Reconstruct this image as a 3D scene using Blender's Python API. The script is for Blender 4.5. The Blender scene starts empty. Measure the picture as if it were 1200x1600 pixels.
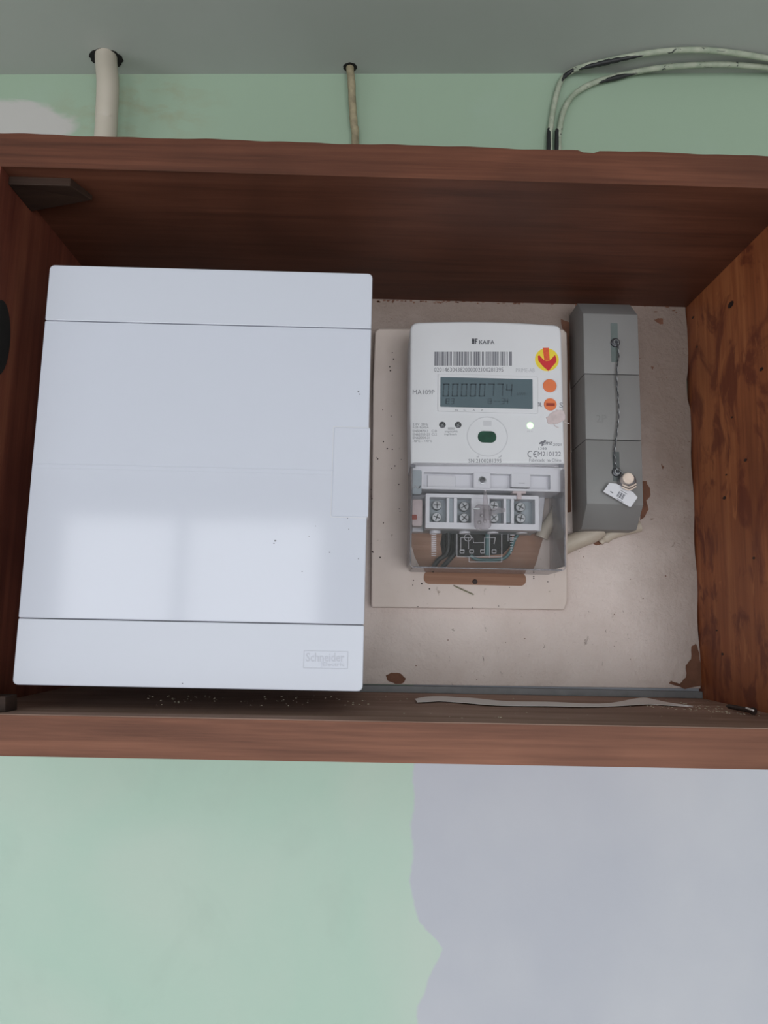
import bpy, bmesh, math, random
from mathutils import Vector, Matrix
random.seed(7)
SC = bpy.context.scene
COL = SC.collection
R = math.radians

# ------------------------------------------------------------------ camera
CZ = 2.1                      # lens height above the floor
FPX = 1180.0                  # focal length in pixels of the 1200 x 1600 frame
PITCH, ROLL, YAW = R(8.332), R(-1.173), R(-0.808)
CAM_M = (Matrix.Rotation(YAW, 3, 'Z') @ Matrix.Rotation(PITCH, 3, 'X') @ Matrix.Rotation(ROLL, 3, 'Y'))
cd = bpy.data.cameras.new('camera')
cam = bpy.data.objects.new('camera', cd); COL.objects.link(cam)
cd.sensor_fit = 'VERTICAL'; cd.sensor_height = 36; cd.lens = FPX / 1600 * 36
cd.clip_start = 0.01
rx, fw, up = CAM_M @ Vector((1, 0, 0)), CAM_M @ Vector((0, 1, 0)), CAM_M @ Vector((0, 0, 1))
mw = Matrix((( rx.x, up.x, -fw.x, 0), (rx.y, up.y, -fw.y, 0), (rx.z, up.z, -fw.z, CZ), (0, 0, 0, 1)))
cam.matrix_world = mw
SC.camera = cam

# ------------------------------------------------------------------ light
SC.view_settings.view_transform = 'Standard'
SC.view_settings.look = 'None'
SC.view_settings.gamma = 1
SC.view_settings.use_curve_mapping = False
SC.view_settings.exposure = 0.05
w = bpy.data.worlds.new('world'); SC.world = w; w.use_nodes = True
w.node_tree.nodes['Background'].inputs[0].default_value = (0.80, 0.90, 1.0, 1)
w.node_tree.nodes['Background'].inputs[1].default_value = 1.0

def area(name, loc, rot, sx, sy, power, col):
    l = bpy.data.lights.new(name, 'AREA'); l.shape = 'RECTANGLE'; l.size = sx; l.size_y = sy
    l.energy = power; l.color = col
    o = bpy.data.objects.new(name, l); COL.objects.link(o); o.location = loc; o.rotation_euler = rot
    return o
# daylight at the glass of the two panes behind the camera and of the glazed opening on the left, plus an added fill at rear right
area('window_daylight', (-1.03, -2.02, 1.91), (R(90), 0, 0), 0.45, 1.20, 4.8, (0.97, 0.975, 1.0))
area('window_daylight', (-0.48, -2.02, 1.91), (R(90), 0, 0), 0.55, 1.20, 5.8, (0.97, 0.975, 1.0))
area('added_fill_light', (0.65, -2.02, 1.65), (R(90), 0, 0), 1.1, 1.3, 24.0, (0.97, 0.975, 1.0))  # frontal fill, added to brighten the meter and back board
area('side_daylight', (-1.82, -0.95, 1.25), (0, R(-90), 0), 1.9, 1.7, 12.0, (0.97, 0.975, 1.0))

# ------------------------------------------------------------------ helpers
def at(px, py, Y):
    """world point on the plane y = Y seen at that pixel of the photograph"""
    d = CAM_M @ Vector(((px - 600) / FPX, 1, (800 - py) / FPX))
    d = d * (Y / d.y)
    return Vector((d.x, d.y, d.z + CZ))
def atz(px, py, Z):
    d = CAM_M @ Vector(((px - 600) / FPX, 1, (800 - py) / FPX))
    d = d * ((Z - CZ) / d.z)
    return Vector((d.x, d.y, d.z + CZ))
def xz(px, py, Y):
    p = at(px, py, Y); return (p.x, p.z)

class NT:
    def __init__(s, name):
        s.m = bpy.data.materials.new(name); s.m.use_nodes = True
        s.t = s.m.node_tree; s.b = s.t.nodes['Principled BSDF']; s.out = s.t.nodes['Material Output']
        s.tc = s.n('ShaderNodeTexCoord')
    def n(s, typ, **kw):
        nd = s.t.nodes.new(typ)
        for k, v in kw.items(): setattr(nd, k, v)
        return nd
    def l(s, a, b): s.t.links.new(a, b)
    def val(s, nd, key, v):
        if hasattr(v, 'node'): s.l(v, nd.inputs[key])
        else: nd.inputs[key].default_value = v
    def noise(s, scale=(1, 1, 1), detail=4, rough=0.55, dist=0.0, loc=(0, 0, 0)):
        mp = s.n('ShaderNodeMapping'); mp.inputs['Scale'].default_value = scale; mp.inputs['Location'].default_value = loc
        s.l(s.tc.outputs['Object'], mp.inputs['Vector'])
        nz = s.n('ShaderNodeTexNoise'); nz.inputs['Scale'].default_value = 1
        nz.inputs['Detail'].default_value = detail; nz.inputs['Roughness'].default_value = rough
        nz.inputs['Distortion'].default_value = dist
        s.l(mp.outputs[0], nz.inputs['Vector'])
        return nz.outputs['Fac']
    def ramp(s, fac, stops, interp='LINEAR'):
        r = s.n('ShaderNodeValToRGB'); r.color_ramp.interpolation = interp
        els = r.color_ramp.elements
        while len(els) < len(stops): els.new(0.5)
        for e, (p, c) in zip(els, stops):
            e.position = p; e.color = (c, c, c, 1) if isinstance(c, (int, float)) else (*c, 1)
        s.l(fac, r.inputs[0]); return r.outputs[0]
    def mix(s, fac, a, b, mode='MIX'):
        m = s.n('ShaderNodeMix', data_type='RGBA', blend_type=mode)
        s.val(m, 0, fac)
        for k, v in ((6, a), (7, b)):
            if hasattr(v, 'node'): s.l(v, m.inputs[k])
            else: m.inputs[k].default_value = (*v, 1)
        return m.outputs[2]
    def math(s, op, a, b=0.0, c=None):
        m = s.n('ShaderNodeMath', operation=op); s.val(m, 0, a); s.val(m, 1, b)
        if c is not None: s.val(m, 2, c)
        return m.outputs[0]
    def xyz(s):
        q = s.n('ShaderNodeSeparateXYZ'); s.l(s.tc.outputs['Object'], q.inputs[0]); return q.outputs
    def color(s, c): 
        if hasattr(c, 'node'): s.l(c, s.b.inputs['Base Color'])
        else: s.b.inputs['Base Color'].default_value = (*c, 1)
    def set(s, **kw):
        for k, v in kw.items():
            s.b.inputs[k.replace('_', ' ')].default_value = v
    def bump(s, h, strength=0.3, dist=0.001):
        b = s.n('ShaderNodeBump'); b.inputs['Strength'].default_value = strength; b.inputs['Distance'].default_value = dist
        s.l(h, b.inputs['Height']); s.l(b.outputs[0], s.b.inputs['Normal'])

def srgb(r, g, b):
    f = lambda c: (c / 255 / 12.92) if c / 255 <= 0.04045 else ((c / 255 + 0.055) / 1.055) ** 2.4
    return (f(r), f(g), f(b))

def plain(name, col, rough=0.5, var=0.08, scale=60, bump=0.0, bscale=400, metal=0.0, spec=0.5):
    k = NT(name)
    nz = k.noise((scale,) * 3, 3)
    k.color(k.mix(k.ramp(nz, [(0.3, 0.0), (0.7, 1.0)]), [c * (1 - var) for c in col], [min(1, c * (1 + var)) for c in col]))
    k.set(Roughness=rough, Metallic=metal); k.b.inputs['Specular IOR Level'].default_value = spec
    if bump: k.bump(k.noise((bscale,) * 3, 3), bump, 0.0006)
    return k.m

def wood(name, axis, dark, mid, light, rough=0.55, swirl=0.6, blotch=None, seed=0.0):
    k = NT(name)
    st = {'x': (2.2, 34, 55), 'z': (34, 34, 2.6)}[axis]
    fine = {'x': (9, 150, 330), 'z': (240, 200, 9)}[axis]
    a = k.noise(st, 5, 0.6, swirl, (seed, seed * 2, 0))
    f = k.noise(fine, 4, 0.65, 0.2, (seed, 0, seed))
    s = k.math('ADD', k.math('MULTIPLY', a, 0.65), k.math('MULTIPLY', f, 0.35))
    c = k.ramp(s, [(0.33, dark), (0.5, mid), (0.68, light)])
    big = k.noise((7, 7, 9), 3, 0.5, 0.5, (seed + 3, 0, 0))
    c = k.mix(k.ramp(big, [(0.4, 0.0), (0.7, 0.55)]), c, dark)
    if blotch:
        bl = k.noise((26, 20, 12) if axis == 'z' else (8, 20, 26), 5, 0.6, 1.6, (seed + 9, 1, 0))
        c = k.mix(k.ramp(bl, [(0.50, 0.0), (0.60, 0.75)]), c, blotch)
        sc = k.noise((60, 60, 18), 3, 0.5, 3.0, (seed, 4, 0))
        c = k.mix(k.ramp(sc, [(0.66, 0.0), (0.72, 0.5)]), c, light)
    k.color(c); k.set(Roughness=rough); k.b.inputs['Specular IOR Level'].default_value = 0.3
    k.bump(s, 0.25, 0.0008)
    return k.m

def obj(name, me, mat, parent=None, label=None, kind=None):
    o = bpy.data.objects.new(name, me); COL.objects.link(o)
    if mat and not me.materials: me.materials.append(mat)
    if parent:
        o.parent = parent
        o.matrix_parent_inverse = Matrix.Translation(-WORLD_LOC[parent.name]) if parent.name in WORLD_LOC else Matrix.Identity(4)
    if label: o['label'] = label
    if kind: o['kind'] = kind
    return o
WORLD_LOC = {}
def thing(name, label, cat, loc, group=None):
    o = bpy.data.objects.new(name, None); COL.objects.link(o); o.location = loc; o.empty_display_size = 0.02
    WORLD_LOC[o.name] = Vector(loc)
    o['label'] = label; o['category'] = cat
    if group: o['group'] = group
    return o
def tag(o, label, cat, group=None):
    o['label'] = label; o['category'] = cat
    if group: o['group'] = group
    return o

class MB:
    """collects shapes and links them as one mesh object"""
    def __init__(s): s.bm = bmesh.new(); s.smooth = False
    def box(s, x0, x1, y0, y1, z0, z1, bevel=0.0, seg=2):
        b = bmesh.new()
        v = [b.verts.new((x, y, z)) for x in (x0, x1) for y in (y0, y1) for z in (z0, z1)]
        for f in ((0, 1, 3, 2), (4, 6, 7, 5), (0, 4, 5, 1), (2, 3, 7, 6), (0, 2, 6, 4), (1, 5, 7, 3)):
            b.faces.new([v[i] for i in f])
        if bevel: bmesh.ops.bevel(b, geom=b.edges[:], offset=bevel, segments=seg, profile=0.5, affect='EDGES')
        s._join(b); return s
    def _join(s, b):
        bmesh.ops.recalc_face_normals(b, faces=b.faces[:])
        me = bpy.data.meshes.new('tmp'); b.to_mesh(me); b.free(); s.bm.from_mesh(me); bpy.data.meshes.remove(me)
    def prism(s, pts, y0, y1, bevel=0.0, seg=2, tri=False):
        """outline in x, z pushed from y0 (front) to y1 (back), front rim rounded"""
        b = bmesh.new()
        f = [b.verts.new((x, y0, z)) for x, z in pts]; k = [b.verts.new((x, y1, z)) for x, z in pts]
        n = len(pts)
        ff = b.faces.new(f); b.faces.new(k[::-1])
        for i in range(n): b.faces.new((f[i], k[i], k[(i + 1) % n], f[(i + 1) % n]))
        bmesh.ops.recalc_face_normals(b, faces=b.faces[:])
        if bevel: bmesh.ops.bevel(b, geom=list(ff.edges), offset=bevel, segments=seg, profile=0.5, affect='EDGES')
        s._join(b); return s
    def profile(s, pts, x0, x1, bevel=0.0):
        """outline in y, z pushed from x0 to x1"""
        b = bmesh.new()
        f = [b.verts.new((x0, y, z)) for y, z in pts]; k = [b.verts.new((x1, y, z)) for y, z in pts]
        n = len(pts); b.faces.new(f); b.faces.new(k[::-1])
        for i in range(n): b.faces.new((f[i], k[i], k[(i + 1) % n], f[(i + 1) % n]))
        bmesh.ops.recalc_face_normals(b, faces=b.faces[:])
        if bevel: bmesh.ops.bevel(b, geom=b.edges[:], offset=bevel, segments=2, profile=0.5, affect='EDGES')
        s._join(b); return s
    def frame(s, out, inn, y0, y1):
        """ring between two outlines with the same number of points"""
        b = bmesh.new(); n = len(out)
        L = [[b.verts.new((x, y, z)) for x, z in o] for o in (out, inn) for y in (y0, y1)]
        of, ob, nf, nb = L
        for i in range(n):
            j = (i + 1) % n
            b.faces.new((of[i], of[j], nf[j], nf[i])); b.faces.new((ob[i], nb[i], nb[j], ob[j]))
            b.faces.new((of[i], ob[i], ob[j], of[j])); b.faces.new((nf[i], nf[j], nb[j], nb[i]))
        s._join(b); return s
    def disc(s, c, r, y0, y1, n=24, bevel=0.0, rz=None):
        rz = rz or r
        return s.prism([(c[0] + r * math.cos(2 * math.pi * i / n), c[1] + rz * math.sin(2 * math.pi * i / n)) for i in range(n)], y0, y1, bevel)
    def tube(s, pts, r, n=10, cap=True):
        """round tube through points, r number or list"""
        b = bmesh.new(); P = [Vector(p) for p in pts]; rs = r if isinstance(r, (list, tuple)) else [r] * len(P)
        prev = None; rings = []
        for i, p in enumerate(P):
            t = (P[min(i + 1, len(P) - 1)] - P[max(i - 1, 0)]).normalized()
            if prev is None:
                a = Vector((0, 1, 0)) if abs(t.y) < 0.9 else Vector((1, 0, 0)); u = t.cross(a).normalized()
            else: u = (prev - t * prev.dot(t)).normalized()
            prev = u; v = t.cross(u)
            rings.append([b.verts.new(p + (u * math.cos(2 * math.pi * k / n) + v * math.sin(2 * math.pi * k / n)) * rs[i]) for k in range(n)])
        for A, B in zip(rings, rings[1:]):
            for k in range(n): b.faces.new((A[k], A[(k + 1) % n], B[(k + 1) % n], B[k]))
        if cap: b.faces.new(rings[0][::-1]); b.faces.new(rings[-1])
        s._join(b); return s
    def build(s, name, mat, parent=None, label=None, kind=None, smooth=None):
        me = bpy.data.meshes.new(name); s.bm.to_mesh(me); s.bm.free()
        if smooth is not None:
            for p in me.polygons: p.use_smooth = True
            try: me.set_sharp_from_angle(angle=R(smooth))
            except Exception: pass
            for p in me.polygons:
                if p.area > 4e-5 and len(p.vertices) > 6: p.use_smooth = False
        return obj(name, me, mat, parent, label, kind)

def rrect(x0, x1, z0, z1, r, n=5):
    if x0 > x1: x0, x1 = x1, x0
    if z0 > z1: z0, z1 = z1, z0
    out = []
    for cx, cz, a in ((x1 - r, z1 - r, 0), (x0 + r, z1 - r, 90), (x0 + r, z0 + r, 180), (x1 - r, z0 + r, 270)):
        for i in range(n + 1):
            t = R(a + 90 * i / n); out.append((cx + r * math.cos(t), cz + r * math.sin(t)))
    return out
def rr(px0, py0, px1, py1, Y, rpx=2, n=5):
    a, b = at(px0, py0, Y), at(px1, py1, Y)
    a2, b2 = at(px0, py1, Y), at(px1, py0, Y)
    return rrect((a.x + a2.x) / 2, (b.x + b2.x) / 2, (a.z + b2.z) / 2, (b.z + a2.z) / 2, rpx * Y / FPX, n)
def pts(l, Y): return [xz(x, y, Y) for x, y in l]
def catmull(P, k=6):
    P = [Vector(p) for p in P]; out = []
    Q = [P[0] * 2 - P[1]] + P + [P[-1] * 2 - P[-2]]
    for i in range(1, len(Q) - 2):
        a, b, c, d = Q[i - 1:i + 3]
        for j in range(k):
            t = j / k
            out.append(0.5 * ((2 * b) + (c - a) * t + (2 * a - 5 * b + 4 * c - d) * t * t + (3 * b - a - 3 * c + d) * t ** 3))
    return out + [P[-1]]
def ragged(l, Y, amp=1.2, sub=4):
    """outline with an irregular torn edge"""
    out = []
    for i in range(len(l)):
        a, b = l[i], l[(i + 1) % len(l)]
        for j in range(sub):
            t = j / sub
            out.append((a[0] + (b[0] - a[0]) * t + random.uniform(-amp, amp), a[1] + (b[1] - a[1]) * t + random.uniform(-amp, amp)))
    return pts(out, Y)

def text(s, box, Y, mat, parent, name='printed_text', label=None, bold=0.0, depth=0.0, shear=0.0):
    """lettering laid on the plane y = Y, filling the photo box"""
    c = bpy.data.curves.new('t', 'FONT'); c.body = s; c.size = 1; c.offset = bold; c.resolution_u = 2; c.shear = shear
    c.align_x = 'LEFT'
    if depth: c.extrude = 0.5
    o = bpy.data.objects.new('t', c); COL.objects.link(o)
    dg = bpy.context.evaluated_depsgraph_get()
    me = bpy.data.meshes.new_from_object(o.evaluated_get(dg)); bpy.data.objects.remove(o); bpy.data.curves.remove(c)
    X = [v.co.x for v in me.vertices]; Z = [v.co.y for v in me.vertices]
    x0, x1, z0, z1 = min(X), max(X), min(Z), max(Z)
    A, B, C, D = at(box[0], box[1], Y), at(box[2], box[1], Y), at(box[0], box[3], Y), at(box[2], box[3], Y)
    for v in me.vertices:
        u = (v.co.x - x0) / (x1 - x0); t = (v.co.y - z0) / max(1e-6, z1 - z0)
        p = C.lerp(D, u).lerp(A.lerp(B, u), t)
        v.co = (p.x, Y - v.co.z * depth if depth else Y, p.z)
    me.name = name
    return obj(name, me, mat, parent, label)

# ------------------------------------------------------------------ materials
M = {}
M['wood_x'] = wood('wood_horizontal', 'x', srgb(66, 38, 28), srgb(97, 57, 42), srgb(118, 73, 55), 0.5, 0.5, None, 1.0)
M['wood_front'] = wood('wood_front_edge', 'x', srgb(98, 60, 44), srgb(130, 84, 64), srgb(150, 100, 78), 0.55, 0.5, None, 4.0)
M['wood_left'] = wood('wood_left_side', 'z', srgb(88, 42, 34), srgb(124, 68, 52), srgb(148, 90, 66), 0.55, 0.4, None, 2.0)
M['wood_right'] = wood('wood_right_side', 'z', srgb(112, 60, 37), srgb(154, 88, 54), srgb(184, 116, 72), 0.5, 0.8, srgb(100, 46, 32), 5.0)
M['wood_shelf'] = wood('wood_dusty_shelf', 'x', srgb(128, 100, 86), srgb(164, 134, 120), srgb(188, 160, 146), 0.8, 0.5, None, 7.0)
M['wood_cleat'] = wood('wood_cleat', 'x', srgb(36, 24, 19), srgb(54, 37, 29), srgb(70, 50, 39), 0.7, 0.5, None, 8.0)
M['bare_wood'] = wood('bare_wood', 'x', srgb(138, 100, 80), srgb(160, 122, 100), srgb(178, 140, 118), 0.65, 0.4, None, 3.0)
M['old_wood'] = plain('old_brown_primer', srgb(120, 82, 64), 0.8, 0.2, 90, 0.5)
M['cover'] = plain('white_satin_plastic', srgb(203, 205, 216), 0.32, 0.01, 8)
M['panel'] = plain('white_gloss_plastic', srgb(203, 205, 217), 0.09, 0.01, 8, 0, spec=0.5)
M['emboss'] = plain('emboss_shade', srgb(190, 191, 202), 0.4, 0.01)  # greyer than the cover, relief shade put into the colour
M['panel_side'] = plain('white_plastic_shell', srgb(205, 205, 210), 0.4, 0.02)
M['meter'] = plain('white_meter_plastic', srgb(222, 222, 226), 0.38, 0.015, 30)
M['terminal'] = plain('terminal_white', srgb(225, 225, 230), 0.4, 0.02, 30)
M['terminal_grey'] = plain('terminal_grey', srgb(160, 170, 176), 0.35, 0.08, 80)
M['ink'] = plain('grey_ink', srgb(118, 118, 126), 0.6, 0.05)
M['ink_dark'] = plain('dark_ink', srgb(100, 100, 108), 0.6, 0.05)
M['ink_faint'] = plain('faint_ink', srgb(186, 186, 192), 0.6, 0.03)
M['lcd'] = plain('lcd_glass', srgb(92, 108, 116), 0.22, 0.06, 25)
M['lcd_seg'] = plain('lcd_segment', srgb(66, 78, 86), 0.3, 0.05)
M['orange'] = plain('orange_plastic', srgb(228, 122, 74), 0.4, 0.04)
M['slot_red'] = plain('dark_red_slot', srgb(150, 52, 30), 0.5, 0.05)
M['yellow'] = plain('yellow_sticker', srgb(238, 212, 62), 0.45, 0.05)
M['red'] = plain('red_sticker', srgb(206, 44, 50), 0.45, 0.08)
M['redorange'] = plain('orange_red_sticker', srgb(226, 92, 52), 0.45, 0.15, 300)
M['green_lens'] = plain('green_lens', srgb(30, 74, 58), 0.12, 0.25, 90)
M['steel'] = plain('zinc_steel', srgb(150, 152, 154), 0.35, 0.15, 120, metal=0.9)
M['dark_steel'] = plain('dark_steel', srgb(74, 74, 78), 0.4, 0.2, 200, metal=0.6)
M['black'] = plain('black_void', srgb(22, 18, 18), 0.9, 0.1)
M['rubber'] = plain('black_sheath', srgb(34, 34, 36), 0.5, 0.15)
M['grey_box'] = plain('grey_abs', srgb(131, 130, 129), 0.5, 0.02, 30)
M['grey_side'] = M['grey_box']
M['cream'] = plain('cream_conduit', srgb(190, 180, 166), 0.5, 0.05, 20)
M['cream_cable'] = plain('cream_painted_cable', srgb(196, 184, 168), 0.55, 0.08, 60, 0.4)
M['tan_cable'] = plain('weathered_tan_cable', srgb(150, 138, 112), 0.8, 0.3, 110, 0.6)
M['teal'] = plain('teal_wire', srgb(80, 116, 118), 0.4, 0.1)
M['tagw'] = plain('white_tag', srgb(222, 222, 228), 0.45, 0.02)
M['core'] = plain('cream_seal_core', srgb(232, 214, 200), 0.5, 0.06, 200)
M['tape'] = plain('pinkish_tape_residue', srgb(206, 190, 190), 0.7, 0.08, 200, 0.5)
M['paper'] = plain('white_paper', srgb(236, 230, 228), 0.8, 0.04, 40)
M['strip'] = plain('blue_grey_strip', srgb(128, 129, 132), 0.5, 0.12, 60)
M['crumb'] = plain('plaster_crumb', srgb(190, 180, 160), 0.9, 0.2, 500)
M['straw'] = plain('dry_straw', srgb(130, 128, 104), 0.8, 0.1)
M['rust'] = plain('rusted_steel', srgb(52, 36, 32), 0.6, 0.3, 300, metal=0.3)

k = NT('led_green'); k.color((0.7, 1, 0.7)); k.b.inputs['Emission Color'].default_value = (0.50, 1.0, 0.42, 1)
k.b.inputs['Emission Strength'].default_value = 1.1; M['led'] = k.m

def clear(name, tint=(0.985, 0.98, 0.985), rough=0.03, milk=0.0, ior=1.49):
    k = NT(name); t = k.n('ShaderNodeBsdfTransparent'); t.inputs[0].default_value = (*tint, 1)
    g = k.n('ShaderNodeBsdfGlossy'); g.inputs['Roughness'].default_value = rough
    fr = k.n('ShaderNodeFresnel'); fr.inputs['IOR'].default_value = ior
    mx = k.n('ShaderNodeMixShader'); k.l(fr.outputs[0], mx.inputs[0]); k.l(t.outputs[0], mx.inputs[1]); k.l(g.outputs[0], mx.inputs[2])
    last = mx.outputs[0]
    if milk:
        d = k.n('ShaderNodeBsdfDiffuse'); d.inputs[0].default_value = (0.86, 0.84, 0.88, 1)
        m2 = k.n('ShaderNodeMixShader'); nz = k.noise((80, 80, 80), 3)
        k.l(k.math('MULTIPLY', nz, milk), m2.inputs[0]); k.l(last, m2.inputs[1]); k.l(d.outputs[0], m2.inputs[2]); last = m2.outputs[0]
    k.l(last, k.out.inputs['Surface']); k.t.nodes.remove(k.b)
    return k.m
M['clear'] = clear('clear_polycarbonate', milk=0.03)
M['clear_edge'] = clear('clear_cover_edge', (0.93, 0.91, 0.93), 0.08, 0.35)
M['clear_seal'] = clear('clear_seal_plastic', (0.86, 0.83, 0.84), 0.12, 0.22)
M['print_white'] = clear('translucent_white_print', (0.9, 0.9, 0.92), 0.3, 1.2)

# painted plaster wall, mint green and off-white, with a wavy change-over
WY = 0.726
k = NT('wall_paint')
X, _, Z = k.xyz()
wob = k.noise((30, 1, 30), 4, 0.6)
edge = [(1180, 645), (1380, 640), (1440, 652), (1482, 690), (1530, 668), (1575, 652), (1700, 648), (2600, 640)]
zt = at(600, 1180, WY).z; zb = at(600, 2600, WY).z
zn = k.n('ShaderNodeMapRange'); k.l(Z, zn.inputs[0]); zn.inputs[1].default_value = zt; zn.inputs[2].default_value = zb
stops = []
for y, x in edge:
    p = at(x, y, WY); stops.append(((zt - p.z) / (zt - zb), (p.x + 0.2) / 0.6))
er = k.ramp(zn.outputs[0], stops)
eb = k.math('SUBTRACT', k.math('MULTIPLY', er, 0.6), 0.2)
dx = k.math('ADD', k.math('SUBTRACT', X, eb), k.math('MULTIPLY', k.math('SUBTRACT', wob, 0.5), 0.012))
side = k.ramp(k.math('MULTIPLY', dx, 250), [(0.0, 0.0), (0.6, 1.0)])
low = k.math('LESS_THAN', Z, CZ)
white_low = k.math('MULTIPLY', side, low)
# white patch and yellowed stains at upper left
pc = at(-10, 196, WY)
d1 = k.math('POWER', k.math('DIVIDE', k.math('SUBTRACT', X, pc.x), 0.088), 2.0)
d2 = k.math('POWER', k.math('DIVIDE', k.math('SUBTRACT', Z, pc.z), 0.032), 2.0)
dd = k.math('ADD', k.math('ADD', d1, d2), k.math('MULTIPLY', k.math('SUBTRACT', k.noise((22, 22, 40), 4), 0.5), 1.3))
patch = k.ramp(dd, [(0.75, 1.0), (1.0, 0.0)])
sc_ = at(215, 165, WY)
e1 = k.math('POWER', k.math('DIVIDE', k.math('SUBTRACT', X, sc_.x), 0.10), 2.0)
e2 = k.math('POWER', k.math('DIVIDE', k.math('SUBTRACT', Z, sc_.z), 0.05), 2.0)
ee = k.ramp(k.math('ADD', e1, e2), [(0.1, 1.0), (1.0, 0.0)])
st = k.math('MULTIPLY', ee, k.ramp(k.noise((26, 26, 48), 4, 0.6, 0.3, (2, 0, 1)), [(0.45, 0.0), (0.75, 0.6)]))
green = k.mix(k.ramp(k.noise((5, 5, 5), 4, 0.5, 0.4, (3.3, 0, 0)), [(0.35, 0.0), (0.7, 1.0)]), srgb(180, 206, 191), srgb(192, 208, 196))
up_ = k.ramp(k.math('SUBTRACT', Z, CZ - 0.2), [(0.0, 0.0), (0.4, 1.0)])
green = k.mix(up_, green, srgb(156, 176, 154))  # weaker light near the ceiling is painted into the green
green = k.mix(k.ramp(k.noise((9, 9, 7), 5, 0.6, 0.4, (1.3, 0, 5)), [(0.55, 0.0), (0.8, 0.35)]), green, srgb(164, 182, 170))
whit = k.mix(k.ramp(k.noise((6, 6, 5), 3), [(0.35, 0.0), (0.7, 1.0)]), srgb(188, 190, 200), srgb(199, 200, 207))
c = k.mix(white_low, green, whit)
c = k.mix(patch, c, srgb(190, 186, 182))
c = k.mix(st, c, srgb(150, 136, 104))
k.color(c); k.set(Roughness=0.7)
hb = k.math('ADD', k.noise((70, 70, 70), 5, 0.6), k.math('MULTIPLY', side, 0.6))
k.bump(hb, 0.18, 0.0012)
M['wall'] = k.m
k = NT('ceiling_paint'); k.color(k.mix(k.ramp(k.noise((4, 4, 4), 4), [(0.3, 0.0), (0.7, 1.0)]), srgb(168, 172, 166), srgb(177, 180, 175)))
k.set(Roughness=0.8); k.bump(k.noise((120, 120, 120), 4), 0.12, 0.001); M['ceiling'] = k.m
M['room'] = plain('room_plaster', srgb(212, 214, 208), 0.8, 0.03, 5)
M['floor'] = plain('floor_tile', srgb(178, 170, 160), 0.5, 0.06, 5)
M['winframe'] = plain('window_frame_white', srgb(225, 225, 225), 0.5, 0.02)

# lumpy old paint of the back board
def lumpy(name, c1, c2, dirt, bscale=55, strength=0.5, browner_top_right=False):
    k = NT(name)
    a = k.ramp(k.noise((14, 14, 14), 5, 0.6, 0.4), [(0.3, 0.0), (0.7, 1.0)])
    c = k.mix(a, c1, c2)
    d = k.ramp(k.noise((150, 150, 110), 4, 0.7, 0.5), [(0.64, 0.0), (0.72, 0.7)])
    c = k.mix(k.math('MULTIPLY', d, k.ramp(k.noise((9, 9, 9), 2, 0.5, 0, (5, 0, 2)), [(0.45, 0.0), (0.65, 1.0)])), c, dirt)
    if browner_top_right:
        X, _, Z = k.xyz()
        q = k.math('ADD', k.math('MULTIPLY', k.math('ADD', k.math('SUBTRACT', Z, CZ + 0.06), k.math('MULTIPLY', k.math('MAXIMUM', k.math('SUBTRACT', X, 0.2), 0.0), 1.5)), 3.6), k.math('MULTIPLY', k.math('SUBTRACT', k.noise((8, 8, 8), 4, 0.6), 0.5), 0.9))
        c = k.mix(k.ramp(q, [(0.0, 0.0), (0.9, 0.85)]), c, srgb(128, 109, 97))  # mixes to a darker brown towards the top and right
    k.color(c); k.set(Roughness=0.7)
    k.bump(k.math('ADD', k.noise((bscale,) * 3, 6, 0.62), k.math('MULTIPLY', k.noise((bscale * 5,) * 3, 3), 0.25)), strength, 0.0035)
    return k.m
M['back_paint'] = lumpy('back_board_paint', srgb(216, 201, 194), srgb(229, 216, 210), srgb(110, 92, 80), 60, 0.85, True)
M['board_paint'] = lumpy('meter_board_paint', srgb(214, 199, 190), srgb(224, 210, 203), srgb(140, 120, 104), 30, 0.18)

# ------------------------------------------------------------------ room shell
def struct(name, mb, mat, **kw): return mb.build(name, mat, None, kind='structure', **kw)
CEIL0, SLOPE = CZ + 0.5765, 0.036          # ceiling height on the wall at x = 0, fall towards the left
def ceil_z(x): return CEIL0 + SLOPE * x
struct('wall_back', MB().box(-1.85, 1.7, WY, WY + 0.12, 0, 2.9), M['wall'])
b = MB()
b.profile([(0, 0)] * 0 or [(-2.15, 0), (WY + 0.1, 0), (WY + 0.1, 0.12), (-2.15, 0.12)], -1.95, 1.8)
for v in b.bm.verts: v.co.z += ceil_z(v.co.x)
struct('ceiling', b, M['ceiling'])
struct('floor', MB().box(-1.95, 1.8, -2.15, WY + 0.12, -0.1, 0), M['floor'])
struct('wall_right', MB().box(1.7, 1.8, -2.15, WY + 0.1, 0, 2.9), M['room'])
b = MB(); b.box(-1.95, -1.85, -2.15, -1.85, 0, 2.9).box(-1.95, -1.85, 0.0, WY + 0.1, 0, 2.9).box(-1.95, -1.85, -1.85, 0, 0, 0.3).box(-1.95, -1.85, -1.85, 0, 2.2, 2.9)
struct('wall_left', b, M['room'])
b = MB(); b.box(-1.85, -1.27, -2.15, -2.03, 0, 2.9).box(-0.2, 0.1, -2.15, -2.03, 0, 2.9).box(1.2, 1.7, -2.15, -2.03, 0, 2.9).box(0.1, 1.2, -2.15, -2.03, 0, 1.0).box(0.1, 1.2, -2.15, -2.03, 2.3, 2.9).box(-1.27, -0.2, -2.15, -2.03, 0, 1.3).box(-1.27, -0.2, -2.15, -2.03, 2.52, 2.9)
struct('wall_front', b, M['room'])
b = MB(); b.frame(rrect(-1.27, -0.2, 1.3, 2.52, 0.001, 1), rrect(-1.255, -0.215, 1.315, 2.505, 0.001, 1), -2.07, -2.0).box(-0.8, -0.765, -2.07, -2.0, 1.31, 2.51)
struct('window_1', b, M['winframe'])
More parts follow.
